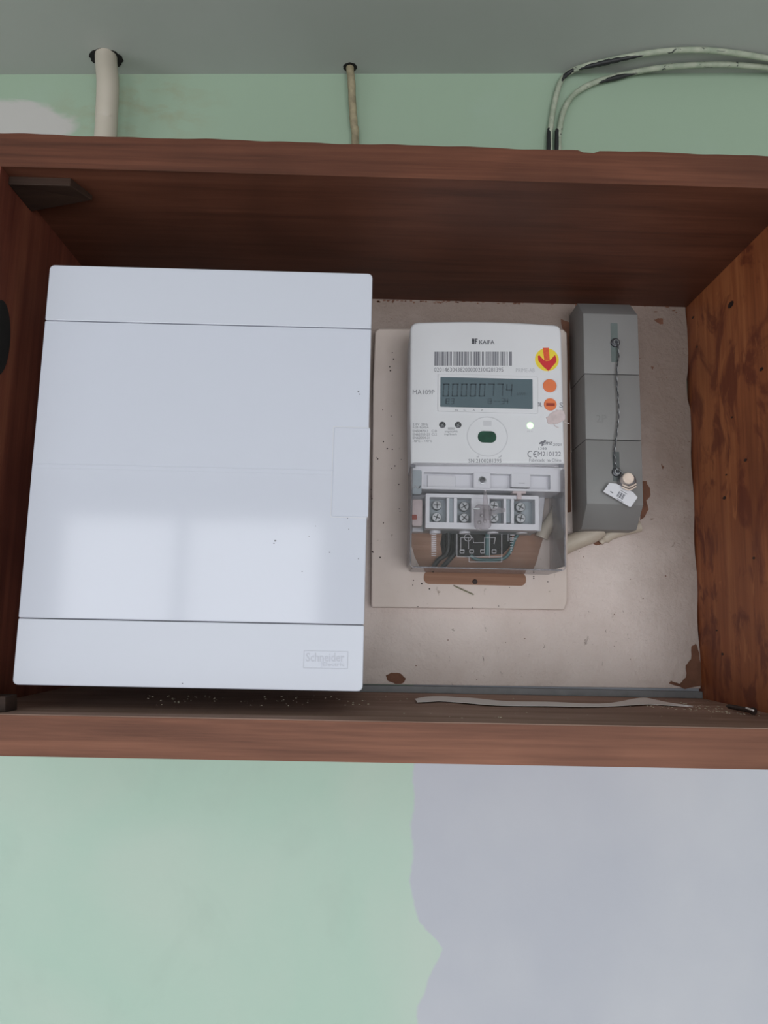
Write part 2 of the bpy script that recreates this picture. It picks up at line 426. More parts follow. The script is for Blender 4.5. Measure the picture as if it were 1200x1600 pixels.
b = MB(); b.frame(rrect(0.1, 1.2, 1.0, 2.3, 0.001, 1), rrect(0.12, 1.18, 1.02, 2.28, 0.001, 1), -2.07, -2.0).box(0.63, 0.67, -2.07, -2.0, 1.01, 2.29)
struct('added_fill_window', b, M['winframe'])  # unseen window frame added round the frontal fill light
b = MB(); b.box(-1.9, -1.83, -1.85, -1.8, 0.3, 2.2).box(-1.9, -1.83, -0.05, 0, 0.3, 2.2).box(-1.9, -1.83, -1.85, 0, 0.3, 0.35).box(-1.9, -1.83, -1.85, 0, 2.15, 2.2).box(-1.9, -1.835, -0.95, -0.91, 0.3, 2.2)
struct('window_2', b, M['winframe'])

# ------------------------------------------------------------------ wooden cabinet
FY, BY = 0.51, 0.72
XL, XR = -0.2755, 0.3115
ZB, ZT = CZ - 0.064, CZ + 0.3215
ZTT, ZBB = CZ + 0.3478, CZ - 0.0903
cab = thing('wooden_cabinet', 'open brown wooden cabinet on the mint green wall holding the white panel and the meter', 'cabinet', (0.02, BY, ZBB))
def grid_board(x0, x1, y0, y1, z0, z1, nx, wob, which):
    """board whose front arris is slightly uneven"""
    m = MB().box(x0, x1, y0, y1, z0, z1)
    es = [e for e in m.bm.edges if abs((e.verts[0].co - e.verts[1].co).x) > 0.1]
    bmesh.ops.subdivide_edges(m.bm, edges=es, cuts=nx, use_grid_fill=True)
    for v in m.bm.verts:
        if v.co.y < y0 + 1e-5 and ((which == 'top' and v.co.z > z1 - 1e-5)):
            t = v.co.x
            v.co.z += wob * (math.sin(t * 41) * 0.35 + math.sin(t * 97 + 1) * 0.3 + math.sin(t * 233) * 0.15 - 0.3)
            if 0.148 < t < 0.160: v.co.z -= 0.0016
    return m
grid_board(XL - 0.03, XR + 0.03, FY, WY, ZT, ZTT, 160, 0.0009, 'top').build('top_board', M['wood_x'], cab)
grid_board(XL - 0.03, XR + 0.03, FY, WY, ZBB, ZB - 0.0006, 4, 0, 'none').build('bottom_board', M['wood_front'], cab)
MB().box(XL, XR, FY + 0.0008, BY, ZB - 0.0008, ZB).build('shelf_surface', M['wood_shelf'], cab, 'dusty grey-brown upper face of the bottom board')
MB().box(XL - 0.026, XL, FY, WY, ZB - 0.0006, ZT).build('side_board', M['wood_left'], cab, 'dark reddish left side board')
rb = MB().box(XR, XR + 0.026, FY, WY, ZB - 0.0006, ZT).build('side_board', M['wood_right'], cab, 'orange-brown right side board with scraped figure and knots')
# white back board with a wavy right edge
e = [(575, 466), (700, 469), (840, 470), (1071, 474.5)]
out = pts([(-40, 440)], BY) + pts(e, BY)
for y in range(490, 1075, 15):
    x = 1072 + (y - 475) * 0.039 + 1.3 * math.sin(y * 0.05) + (-2.5 if 585 < y < 640 else 0)
    out.append(xz(x, y, BY))
out += pts([(1095, 1076)], BY) + [(XL + 0.001, CZ - 0.0588)]
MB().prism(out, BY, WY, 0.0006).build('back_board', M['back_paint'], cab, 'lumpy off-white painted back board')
bb = [o for o in cab.children if o.name == 'back_board'][0]
def child(name, mb, mat, par, label=None, kind=None, smooth=None):
    o = mb.build(name, mat, None, label, kind, smooth); o.parent = par; o.matrix_parent_inverse = Matrix.Identity(4)
    return o
PY = BY - 0.0004
MB().box(XL, XR, BY - 0.0022, BY + 0.002, ZB, CZ - 0.0578, 0.0005).build('lower_strip', M['strip'], cab, 'thin blue-grey strip along the foot of the back board')
chips = [
    [(603, 1056), (612, 1051), (626, 1052), (634, 1060), (630, 1068), (618, 1069), (606, 1064)],
    [(1080, 1010), (1087, 1006), (1093, 1020), (1096, 1050), (1096, 1071), (1070, 1076), (1046, 1068), (1049, 1064), (1062, 1068), (1072, 1058), (1072, 1040), (1080, 1030)],
    [(1022, 500), (1028, 497), (1036, 498), (1037, 506), (1032, 507)],
    [(1003, 752), (1010, 752), (1016, 765), (1016, 776), (1010, 782), (1013, 796), (1008, 808), (1000, 812), (1001, 770)],
    [(923, 838), (945, 834), (946, 843), (940, 850), (931, 852), (924, 847)],
    [(1017, 572), (1022, 573), (1020, 577)], [(1033, 725), (1038, 729), (1036, 733)],
    [(876, 498), (890, 504), (893, 560), (890, 600), (893, 800), (886, 800), (885, 540), (880, 520)],
    [(895, 470), (915, 464), (945, 466), (990, 470), (985, 474), (930, 473), (900, 478)],
]
for c_ in chips:
    child('paint_chip', MB().prism(ragged(c_, PY, 0.7, 3), PY, BY + 0.001), M['old_wood'], bb, 'brown spot where the white paint has peeled')
# little marks of dirt on the back board
b = MB()
for x, y in [(612, 498), (1000, 560), (1068, 545), (1042, 590), (985, 905), (1005, 935), (745, 1062), (960, 1010), (985, 1030), (820, 998), (790, 1004), (1066, 730), (905, 510), (900, 515), (700, 1000), (1040, 900), (960, 960), (650, 1040), (1077, 690), (905, 862), (912, 870)]:
    c0 = xz(x, y, PY); b.disc(c0, random.uniform(0.0004, 0.0009), PY, BY, 7, rz=random.uniform(0.0003, 0.0006))
child('dirt_speck', b, M['old_wood'], bb, kind='stuff')
# grime and torn paint under the top board
b = MB()
for i in range(90):
    t = random.random(); x = 590 + t * 480; y = 470 + t * 4 + random.uniform(-1, 2.5) + (random.uniform(0, 14) if x > 860 and random.random() < .4 else 0)
    c0 = xz(x, y, PY); b.disc(c0, random.uniform(0.0006, 0.0022), PY, BY, 6, rz=random.uniform(0.0003, 0.0009))
child('grime_flake', b, M['old_wood'], bb, kind='stuff')
# cleats
Zc = ZT
def hexa(P, name, mat, par, label=None):
    m = MB(); v = [m.bm.verts.new(p) for p in P]
    for f in ((0, 1, 2, 3), (4, 7, 6, 5), (0, 4, 5, 1), (1, 5, 6, 2), (2, 6, 7, 3), (3, 7, 4, 0)): m.bm.faces.new([v[i] for i in f])
    bmesh.ops.recalc_face_normals(m.bm, faces=m.bm.faces[:])
    bmesh.ops.bevel(m.bm, geom=m.bm.edges[:], offset=0.0006, segments=2, profile=0.5, affect='EDGES')
    return m.build(name, mat, par, label)
x1 = -0.222; h = 0.0065
hexa([(XL, 0.522, Zc - h), (x1 - .008, 0.522, Zc - h), (x1, 0.545, Zc - 0.004), (XL, 0.56, Zc - h),
      (XL, 0.522, Zc), (x1 - .008, 0.522, Zc), (x1, 0.545, Zc), (XL, 0.56, Zc)], 'cleat', M['wood_cleat'], cab, 'small dark wooden cleat in the upper left corner')
hexa([(XL, 0.519, ZB), (-0.241, 0.519, ZB), (-0.240, 0.534, ZB), (XL, 0.534, ZB),
      (XL, 0.519, ZB + .0105), (-0.242, 0.519, ZB + .0105), (-0.241, 0.534, ZB + .0105), (XL, 0.534, ZB + .0105)], 'cleat', M['wood_cleat'], cab, 'small dark wooden cleat in the lower left corner')
# dark oval hole in the left side board and knots / worm holes in the right one
def sidedisc(X, c, ry, rz, t, n=24):
    m = MB(); b = bmesh.new()
    A = [b.verts.new((X, c[0] + ry * math.cos(2 * math.pi * i / n), c[1] + rz * math.sin(2 * math.pi * i / n))) for i in range(n)]
    B = [b.verts.new((X + t, v.co.y, v.co.z)) for v in A]
    b.faces.new(A); b.faces.new(B[::-1])
    for i in range(n): b.faces.new((A[i], B[i], B[(i + 1) % n], A[(i + 1) % n]))
    m._join(b); return m
def atx(px, py, X):
    d = CAM_M @ Vector(((px - 600) / FPX, 1, (800 - py) / FPX)); d = d * (X / d.x); return (d.y, d.z + CZ)
h0 = atx(0, 528, XL)
lb = [o for o in cab.children if o.get('label', '').startswith('dark reddish')][0]
child('cable_hole', sidedisc(XL, (h0[0] - 0.001, h0[1]), 0.015, 0.028, 0.0006, 32), M['black'], lb, 'dark oval hole near the front')
for px, py, r in ((1142, 476, .0034), (1083, 496, .0014), (1089, 542, .0010), (1190, 577, .0018), (1144, 652, .0010), (1165, 719, .0016), (1135, 742, .001), (1132, 778, .0018), (1178, 872, .0012), (1129, 1022, .0014), (1120, 985, .001)):
    c0 = atx(px, py, XR); child('knot', sidedisc(XR, c0, r * 1.6, r * 0.8, -0.0003, 12), M['rust'], rb)

# ------------------------------------------------------------------ white distribution panel
PYF = 0.535
pan = thing('distribution_panel', 'large glossy white electrical distribution panel standing at the left of the cabinet', 'electrical panel', (-0.125, BY, CZ - 0.047))
PX0, PX1 = -0.2455, -0.0047
PZ0, PZ1 = CZ - 0.0474, CZ + 0.259
s1 = (at(72, 500, PYF).z + at(578, 514, PYF).z) / 2
s2 = (at(26, 966, PYF).z + at(568, 976, PYF).z) / 2
g = 0.00028
MB().box(PX0 + 0.003, PX1 - 0.003, PYF + 0.012, BY, PZ0 + 0.003, PZ1 - 0.003, 0.002).build('enclosure_box', M['panel_side'], pan)
def slab(z0, z1, name, rt, rb_, label=None):
    r = 0.0035; o = []
    for cx, cz, a, on in ((PX1, z1, 0, rt), (PX0, z1, 90, rt), (PX0, z0, 180, rb_), (PX1, z0, 270, rb_)):
        q = r if on else 0.0010
        sx = -1 if a in (0, 270) else 1; sz = -1 if a in (0, 90) else 1
        for i in range(5):
            t = R(a + 90 * i / 4); o.append((cx + sx * q + q * math.cos(t), cz + sz * q + q * math.sin(t)))
    return MB().prism(o, PYF, PYF + 0.022, 0.0007, 3).build(name, M['panel'] if name == 'door' else M['cover'], pan, label)
slab(s1 + g, PZ1, 'top_cover', True, False)
door = slab(s2 + g, s1 - g, 'door', False, False, 'wide plain white door reflecting the window')
low_ = slab(PZ0, s2 - g, 'bottom_cover', False, True)
MB().box(PX0 + 0.001, PX1 - 0.001, PYF + 0.004, PYF + 0.02, s2 - 0.002, s2 + 0.002).build('seam_gap', M['dark_steel'], pan)
MB().box(PX0 + 0.001, PX1 - 0.001, PYF + 0.004, PYF + 0.02, s1 - 0.002, s1 + 0.002).build('seam_gap', M['dark_steel'], pan)
# crease across the door
p0, p1 = at(50, 724, PYF), at(520, 737, PYF)
zc = (p0.z + p1.z) / 2
child('door_crease', MB().box(PX0 + 0.002, p1.x, PYF - 0.0003, PYF + 0.001, zc - 0.0002, zc + 0.0005, 0.0001).box(PX0 + 0.002, p1.x, PYF - 0.00012, PYF + 0.001, zc - 0.0030, zc - 0.0026, 0.00008), M['panel'], door)
# catch of the door at right
hx0 = at(520.5, 740, PYF).x; hz1 = at(548, 669, PYF).z; hz0 = at(545, 807, PYF).z
child('door_catch', MB().prism(rrect(hx0, PX1 + 0.0010, hz0, hz1, 0.0008, 3), PYF - 0.0007, PYF + 0.016, 0.0004), M['panel'], door, 'flat rectangular catch plate')
child('catch_outline', MB().frame(rrect(hx0 - .0010, PX1 + 0.0004, hz0 - .0010, hz1 + .0010, 0.0008, 3), rrect(hx0 - .0005, PX1 + 0.0002, hz0 - .0005, hz1 + .0005, 0.0008, 3), PYF - 0.0002, PYF + 0.0005), M['panel_side'], door)
# embossed maker's mark
ez = 0.00025
text('Schneider', (478, 1020, 538, 1034), PYF, M['emboss'], pan, 'embossed_lettering', 'embossed lettering in a shaded white', 0.012, ez * 2)
text('Electric', (504, 1035, 538, 1041), PYF, M['emboss'], pan, 'embossed_lettering', 'embossed lettering in a shaded white', 0.01, ez * 2)
fr_o = rr(474, 1017, 544, 1045, PYF, 0.5, 1)
fr_i = rr(475, 1018, 542.6, 1043.8, PYF, 0.5, 1)
MB().frame(fr_o, fr_i, PYF - ez, PYF + 0.0003).build('embossed_border', M['emboss'], pan)
MB().prism(rr(502, 1033.5, 503.2, 1043, PYF, 0.2, 1), PYF - ez, PYF + 0.0003).build('embossed_line', M['panel'], pan)
b = MB()
for x, y, r in ((560, 612, 1.6), (562, 616, 1.2), (430, 845, 1.8), (428, 849, 1.2), (472, 893, 1.0), (515, 863, 1.1), (545, 827, .9), (543, 810, 1.1), (493, 822, .8), (560, 873, 1.0), (523, 777, .9), (285, 1068, 1.2), (571, 700, .8), (483, 838, 0.9)):
    c0 = xz(x, y, PYF); b.disc(c0, r * PYF / FPX, PYF - 0.00012, PYF + 0.0002, 7, rz=r * 0.8 * PYF / FPX)
b.build('dirt_speck', M['ink'], pan, kind='stuff')

# ------------------------------------------------------------------ meter board
MY = 0.705
mbd = thing('meter_board', 'cream painted wooden mounting board behind the white meter', 'mounting board', (0.09, BY, CZ + 0.013))
o_ = pts([(592, 513), (880, 514), (886, 520), (887, 560), (887.5, 700), (887, 940), (882, 953), (740, 951), (582, 949), (580, 946), (581, 800), (583, 600), (586, 518)], MY)
board = MB().prism(o_, MY, BY, 0.0014, 3).build('board', M['board_paint'], mbd, smooth=40)
BYF = MY - 0.0003
MB().prism(ragged([(640, 830), (852, 830), (846, 850), (838, 878), (833, 890), (658, 890), (648, 870), (642, 850)], BYF, 0.5, 2), BYF, MY + 0.001).build('bare_patch', M['bare_wood'], mbd, 'unpainted brown wood patch seen through the clear meter cover')
MB().prism(rr(662, 893.5, 822, 914, BYF, 9), BYF, MY + 0.001).build('bare_patch', M['bare_wood'], mbd, 'unpainted brown rounded slot below the clear meter cover')
MB().prism(pts([(692, 826), (800, 826), (800, 850), (786, 866), (760, 868), (735, 872), (712, 868), (692, 872), (688, 850)], BYF - .0003), BYF - 0.0003, MY + 0.001).build('cable_hole', M['black'], mbd, 'black cable hole behind the clear meter cover')
b = MB()
for x, y in [(613, 551), (615, 561), (609, 573), (610, 579), (613, 680), (613, 702), (599, 690), (605, 701), (590, 717), (627, 718), (624, 795), (625, 799), (580, 765), (581, 779), (599, 817), (582, 862), (583, 863), (594, 871), (646, 907), (645, 914), (671, 920), (659, 912), (796, 918), (834, 901), (834, 904), (856, 909), (653, 948), (779, 947), (738, 950), (612, 732), (617, 728), (623, 757), (611, 650), (588, 715), (598, 640)]:
    c0 = xz(x, y, BYF); b.disc(c0, random.uniform(0.0004, 0.0008), BYF, MY, 7)
b.build('worm_hole', M['rust'], mbd, kind='stuff')
c0 = xz(742, 909, BYF)
MB().disc(c0, 0.0023, BYF - 0.0015, MY, 14, 0.0005).build('screw', M['rust'], mbd, 'rusty screw in the rounded slot')
s_ = [at(709, 915, BYF - .001), at(722, 921, BYF - .002), at(740, 929, BYF - .001)]
tag(MB().tube(catmull(s_, 4), 0.0006, 6).build('straw', M['straw']), 'short dry straw stuck on the cream board below the meter', 'straw')

# ------------------------------------------------------------------ electricity meter
F = 0.650
met = thing('electricity_meter', 'white electricity meter with grey display and clear lower cover on the cream board', 'electricity meter', (0.1, MY, CZ + 0.046))
T = F - 0.0001
def P(x0, y0, x1, y1, name, mat, depth=0.0004, Y=None, r=0.5, par=None, label=None, bevel=0.0, back=0.0006):
    Y = F if Y is None else Y
    return MB().prism(rr(x0, y0, x1, y1, Y, r), Y - depth, Y + back, bevel).build(name, mat, par or met, label)
# housing: slightly arched top
top = [(641.5, 725), (640.2, 640), (640.8, 515), (642.5, 508.5), (647, 504.5), (654, 503)]
for i in range(1, 12):
    t = i / 12; top.append((654 + (866 - 654) * t, 503 + 4 * t - 3.0 * math.sin(math.pi * t)))
top += [(866, 507), (872, 508.5), (876, 512.5), (877.6, 519), (880.5, 620), (883.0, 725)]
MB().prism(pts(top, F), F, MY - 0.002, 0.0022, 4).build('housing', M['meter'], met, smooth=40)
# printing
text('KAIFA', (749, 531.5, 772.5, 537.5), T, M['ink_dark'], met, bold=0.02, label='printed maker name')
m_ = MB()
for x0, y0, x1, y1 in ((737, 529, 738.6, 537.2), (737, 529, 741.5, 530.2), (737, 532, 741.5, 533), (740.3, 529, 741.5, 537.2), (737, 536, 741.5, 537.2), (742.4, 529, 744, 537.2), (742.4, 529, 746.3, 530.6), (742.4, 532.4, 745.6, 534), (738.6, 530, 740.4, 536.2)):
    m_.prism(rr(x0, y0, x1, y1, T, 0.05, 1), T, T + 0.0001)
for x in (749.5, 752.8, 754.4, 758.4, 760.8, 763, 767.8, 772):
    m_.prism(rr(x - 0.9, 536.9, x + 0.9, 537.5, T, 0.05, 1), T, T + 0.0001)
m_.build('printed_emblem', M['ink_dark'], met)
m_ = MB(); x = 678.8
rnd = random.Random(11)
widths = []
while x < 801:
    w_ = rnd.choice((1.0, 1.0, 1.5, 2.3)); g_ = rnd.choice((0.7, 0.8, 1.0, 1.8, 2.6) if rnd.random() < .5 else (0.6, 0.7))
    if x + w_ > 801.6: break
    m_.prism(rr(x, 549.5, x + w_, 571.5, T, 0.02, 1), T, T + 0.0001); x += w_ + g_
m_.build('barcode', M['ink'], met)
text('0201463043820000021 00281395'.replace(' ', ''), (678.5, 574.3, 786.5, 581), T, M['ink'], met, label='printed serial digits')
text('PRIME-AB', (806, 575.5, 835.5, 581.5), T, M['ink_faint'], met)
text('MA109P', (645, 609.2, 679, 616.3), T, M['ink'], met)
for i, s in enumerate(('230V  50Hz', '0,25-5(60)A', 'EN50470-3', 'EN62053-23', 'EN62054-21', '-40°C ~ +70°C')):
    y = 661 + i * 5.25; wd = (24, 25, 24, 26.5, 26.5, 30)[i]
    text(s, (645, y, 645 + wd, y + 3.8), T, M['ink'], met)
text('Cl.B', (674.5, 671.5, 682.5, 675.3), T, M['ink'], met)
text('Cl.2', (674.5, 676.8, 682.5, 680.6), T, M['ink'], met)
text('1000', (700, 667.8, 710, 671.3), T, M['ink'], met)
text('imp/kWh', (695, 672.6, 715, 676.6), T, M['ink'], met)
text('imp/kvarh', (694.5, 677, 713.5, 681), T, M['ink'], met)
text('SN:2100281395', (732, 717, 783.5, 723), T, M['ink'], met, label='printed serial number')
text('Fabricado na China', (827, 716.5, 877, 721.5), T, M['ink'], met)
text('M210122', (840.5, 705.5, 876.5, 712.8), T, M['ink'], met)
text('1388', (841.5, 699.3, 854, 702.8), T, M['ink'], met)
text('2021', (864, 692.6, 877, 696.8), T, M['ink'], met)
text('glmz', (846, 688.5, 863.5, 696.5), T, M['ink'], met, bold=0.02, shear=0.3)
m_ = MB().prism(pts([(842, 692.5), (846, 689.5), (849, 689.5), (851, 687), (853, 687.4), (851, 691), (849, 694.5), (847.5, 697), (846, 697), (846.5, 693.5), (843, 694.2)], T), T - .00003, T + .0001)
m_.build('printed_emblem', M['ink'], met)
text('PLC', (824, 673, 833, 675.2), T, M['ink_faint'], met)
# CE mark from two arcs
m_ = MB()
for cx in (830.2, 839.2):
    r1, r2 = 5.2, 4.0
    arc = [R(a) for a in range(62, 299, 20)]
    o = [(cx + r1 * math.cos(a) * 0.9, 709.5 - r1 * math.sin(a)) for a in arc] + [(cx + r2 * math.cos(a) * 0.9, 709.5 - r2 * math.sin(a)) for a in arc[::-1]]
    m_.prism(pts([(x - 1.2, y) for x, y in o], T), T, T + 0.0001)
m_.prism(rr(834.2, 709, 837.6, 710.2, T, 0.05, 1), T, T + 0.0001)
m_.build('conformity_mark', M['ink_dark'], met)
# display
P(684, 586.6, 840, 645, 'display_bezel', M['meter'], 0.0012, r=2.5, bevel=0.0004)
LY = F - 0.0014
P(688, 590.8, 832.3, 637.3, 'display_glass', M['lcd'], 0.0, Y=LY, r=1.5, label='dark blue-grey display')
def seg7(s, x, y, w_, h, t, mb, Y, lean=0.06, gap=0.3):
    SEG = {'0': 'abcdef', '1': 'bc', '2': 'abged', '3': 'abgcd', '4': 'fgbc', '5': 'afgcd', '6': 'afgcde', '7': 'abc', '8': 'abcdefg', '9': 'abcfg', '-': 'g'}
    for ch in s:
        for q in SEG.get(ch, ''):
            g2 = t / 2
            B = {'a': (0, 0, w_, t), 'g': (0, h / 2 - g2, w_, h / 2 + g2), 'd': (0, h - t, w_, h), 'f': (0, g2, t, h / 2 - gap), 'b': (w_ - t, g2, w_, h / 2 - gap),
                 'e': (0, h / 2 + gap, t, h - g2), 'c': (w_ - t, h / 2 + gap, w_, h - g2)}[q]
            L = lambda xx, yy: (x + xx + (h - yy) * lean, y + yy)
            mb.prism(pts([L(B[0], B[1]), L(B[2], B[1]), L(B[2], B[3]), L(B[0], B[3])], Y), Y, Y + 0.00005)
        x += w_ * 1.34
SY = LY - 0.00012
for i, d in enumerate('00000774'):
    m_ = MB(); seg7(d, 691.5 + i * 14.1, 599.2, 9.6, 20.5, 1.9, m_, SY); m_.build('display_digit', M['lcd_seg'], met)
for ch, x in (('1', 692), ('8', 697), ('3', 704.5), ('1', 758), ('3', 763), ('-', 771), ('-', 777), ('3', 783), ('4', 789)):
    m_ = MB(); seg7(ch, x, 622.5, 4.8, 9, 1.0, m_, SY, gap=0.1); m_.build('display_digit', M['lcd_seg'], met)
text('kWh', (808, 613, 822, 618), SY, M['lcd_seg'], met)
for s, x in (('N', 711.5), ('C', 724.5), ('A', 738.5), ('W', 751.5)):
    text(s, (x, 639.2, x + 3.6, 642.2), F - 0.0013, M['ink'], met)
# sticker with red arrow
def D(x, y, r, name, mat, d=0.0005, Y=None, label=None, bevel=0.0, back=0.001, par=None, n=28):
    Y = F if Y is None else Y; c_ = xz(x, y, Y)
    return MB().disc(c_, r * Y / FPX, Y - d, Y + back, n, bevel).build(name, mat, par or met, label, smooth=40 if bevel else None)
D(854.5, 562, 19.5, 'round_sticker', M['yellow'], 0.00015, label='round yellow sticker with a red arrow pointing down')
Ys = F - 0.00022
MB().prism(pts([(840.5, 556), (843, 555), (849.5, 562.5), (853, 564), (858.5, 563.5), (862, 560.5), (867, 554.5), (869.5, 560), (869, 566), (857, 579.8), (848, 572), (841, 563.5)], Ys), Ys, Ys + .0001).build('arrow_head', M['red'], met, 'red arrow head')
MB().prism(pts([(848, 543.5), (857.5, 543.3), (859, 563), (850.5, 563.5)], Ys - .00004), Ys - .00004, Ys + .0001).build('arrow_shaft', M['redorange'], met, 'orange-red arrow shaft')
# buttons
D(858.6, 603.3, 12.6, 'button_ring', M['meter'], 0.0006, bevel=0.0003)
D(858.6, 603.3, 11.1, 'button', M['orange'], 0.0016, label='plain round orange button', bevel=0.0006)
D(859.5, 632.2, 10.2, 'button', M['orange'], 0.0012, label='orange button with a dark red slot', bevel=0.0004)
P(853.5, 629.8, 866.8, 634.2, 'button_slot', M['slot_red'], 0.0, Y=F - 0.0013, r=0.3)
P(838.5, 628.8, 843.5, 634.8, 'printed_symbol', M['ink'], 0.00005, r=0.8); P(839.8, 630, 842.2, 633.6, 'printed_symbol', M['ink_faint'], 0.0001, r=0.4)
text('L', (844, 628.8, 847, 635.2), T, M['ink'], met, bold=0.02)
text('S', (874, 629, 879.5, 637), T, M['ink'], met)
# torn tape residue
MB().prism(ragged([(862, 645), (870, 640.5), (880, 641), (884, 648), (882, 657), (872, 661), (862, 663), (856, 661), (854, 652)], F - 0.0006, 0.8, 3), F - 0.0008, F + 0.0003, 0.0003).build('tape_residue', M['tape'], met, 'torn scrap of pinkish tape')
MB().tube(catmull([at(864, 660, F - .001), at(868, 666, F - .0015), at(873, 668, F - .0012)], 3), 0.00025, 5).tube(catmull([at(881, 659, F - .001), at(886, 661, F - .002), at(890, 662, F - .002)], 3), 0.0003, 5).build('tape_thread', M['tape'], met)
# optical port
c_ = xz(761.5, 682, F)
n = 40
ro, ri = 33 * F / FPX, 31.6 * F / FPX
ang = [2 * math.pi * i / n for i in range(n)]
MB().frame([(c_[0] + ro * math.cos(a), c_[1] + ro * math.sin(a)) for a in ang], [(c_[0] + ri * math.cos(a), c_[1] + ri * math.sin(a)) for a in ang], F - 0.0004, F + 0.0004).build('port_ring', M['panel_side'], met, 'thin raised ring round the optical port')
P(746.6, 673.8, 775.4, 691.8, 'optical_port', M['green_lens'], 0.0007, r=8.5, label='dark green oval window', bevel=0.0003)
P(755, 657.5, 768, 665.5, 'embossed_mark', M['panel_side'], 0.0001, r=1)
for q in ([(744, 714), (749, 711), (748.5, 714.5), (746, 714.8)], [(778, 715), (784, 710.5), (783.5, 714), (780.5, 715.2)]):
    MB().prism(pts(q, T), T, T + .0001).build('printed_symbol', M['ink_faint'], met)
for x in (691.2, 715.8):
    D(x, 664, 5.3, 'recess_screw', M['dark_steel'], 0.0006, bevel=0.0003, label='small dark screw in the meter face')
    m_ = MB()
    for a in (35, 125):
        dx, dy = math.cos(R(a)) * 3, math.sin(R(a)) * 3; nx, ny = -math.sin(R(a)) * .5, math.cos(R(a)) * .5
        m_.prism(pts([(x + dx + nx, 664 + dy + ny), (x + dx - nx, 664 + dy - ny), (x - dx - nx, 664 - dy - ny), (x - dx + nx, 664 - dy + ny)], F - .0007), F - 0.0007, F - 0.0004)
    m_.build('screw_slot', M['steel'], met)
D(828.2, 665.3, 6.4, 'lamp_ring', M['meter'], 0.0004, bevel=0.0002)
D(828.2, 665, 5.4, 'indicator_lamp', M['led'], 0.0008, bevel=0.0003, label='lit pale green indicator lamp')

# lower part behind the clear cover
U = 0.660
MB().prism(pts([(643, 727), (879, 727), (880, 774), (852, 776), (846, 830), (644, 831)], MY - 0.012), MY - 0.012, MY - 0.0005, 0.001).build('base_plate', M['terminal'], met, 'white base plate behind the clear cover')
up_ = MB().frame(rr(643, 728, 880, 766, U, 1, 1), rr(662, 740, 860, 762.5, U, 1, 1), U, MY - 0.01).build('upper_frame', M['terminal'], met)
P(662, 740, 860, 762.5, 'upper_recess', M['terminal'], 0.0, Y=U + 0.008, r=0.5, back=0.01)
P(740, 737, 766.5, 763, 'screw_block', M['terminal'], 0.0, Y=U - 0.001, r=1.5, back=0.02, bevel=0.0006)
D(753.5, 750.5, 6.2, 'sealing_screw_ring', M['steel'], 0.0006, Y=U - 0.001, bevel=0.0002)
D(753.5, 750.5, 4.4, 'sealing_screw', M['dark_steel'], 0.001, Y=U - 0.001, bevel=0.0002)
P(668, 742.5, 712, 761, 'label_plate', M['meter'], 0.0, Y=U + 0.005, r=1.5, back=0.004, bevel=0.0005)
P(799, 739.5, 829, 761.5, 'side_block', M['terminal'], 0.0, Y=U - 0.0005, r=1, back=0.02, bevel=0.0005)
P(810, 754.2, 820, 755.6, 'printed_symbol', M['ink_faint'], 0.00005, Y=U - 0.0006, r=0.2)
P(797.5, 761.5, 824.5, 763.6, 'dark_line', M['dark_steel'], 0.0, Y=U - 0.0002, r=0.3, back=0.001)  # dark strip along the lower edge of the side block
P(801, 764, 822, 771, 'tab', M['tape'], 0.0, Y=U + 0.001, r=1, back=0.01, bevel=0.0004)
P(808, 770, 815, 780, 'tab', M['tape'], 0.0, Y=U + 0.001, r=1, back=0.01, bevel=0.0004)
for x0, x1_ in ((673, 700), (716, 737), (757, 777)):
    P(x0, 766.5, x1_, 768.8, 'printed_symbol', M['ink_faint'], 0.00005, Y=MY - 0.0122, r=0.2)
# side lug at left with screw
P(644, 734, 659, 772, 'side_lug', M['terminal_grey'], 0.0, Y=U - 0.0003, r=3, back=0.01, bevel=0.0006)
MB().tube(catmull([at(646, 762, U - .001), at(650, 759, U - .0015), at(654, 763, U - .0015), at(657, 759, U - .001)], 4), 0.0004, 6).build('lug_wire', M['steel'], met)
P(644, 780, 660, 822, 'side_lug', M['tape'], 0.0, Y=U + 0.012, r=3, back=0.01, bevel=0.0006)
P(643.5, 804, 651.5, 812, 'lug_opening', M['slot_red'], 0.0, Y=U + 0.0118, r=1.5, back=0.001)
# terminal block
TB = 0.664
OUT = rr(665, 773, 842, 827, TB, 1, 1)
MB().box(OUT[4][0], OUT[0][0], TB + 0.014, MY - 0.004, OUT[4][1] if False else min(z for _, z in OUT), max(z for _, z in OUT)).build('terminal_back', M['terminal_grey'], met)
INN = rr(671, 778.5, 836, 817.5, TB, 1, 1)
tb = MB().frame(OUT, INN, TB, TB + 0.016)
tb.build('terminal_frame', M['terminal'], met)
for x0, x1_ in ((698, 702), (709, 714), (736.5, 765), (787, 791), (798.5, 803)):
    P(x0, 778, x1_, 818, 'terminal_wall', M['terminal'], 0.0, Y=TB + 0.001, r=0.4, back=0.014)
for x0, x1_ in ((702, 709), (791, 798.5)):
    P(x0, 779, x1_, 817, 'terminal_wall', M['terminal_grey'], 0.0, Y=TB + 0.005, r=0.2, back=0.01)
P(665, 806, 671, 818, 'frame_foot', M['terminal'], 0.0, Y=TB - 0.0006, r=0.3, back=0.004)
SYY = TB + 0.006
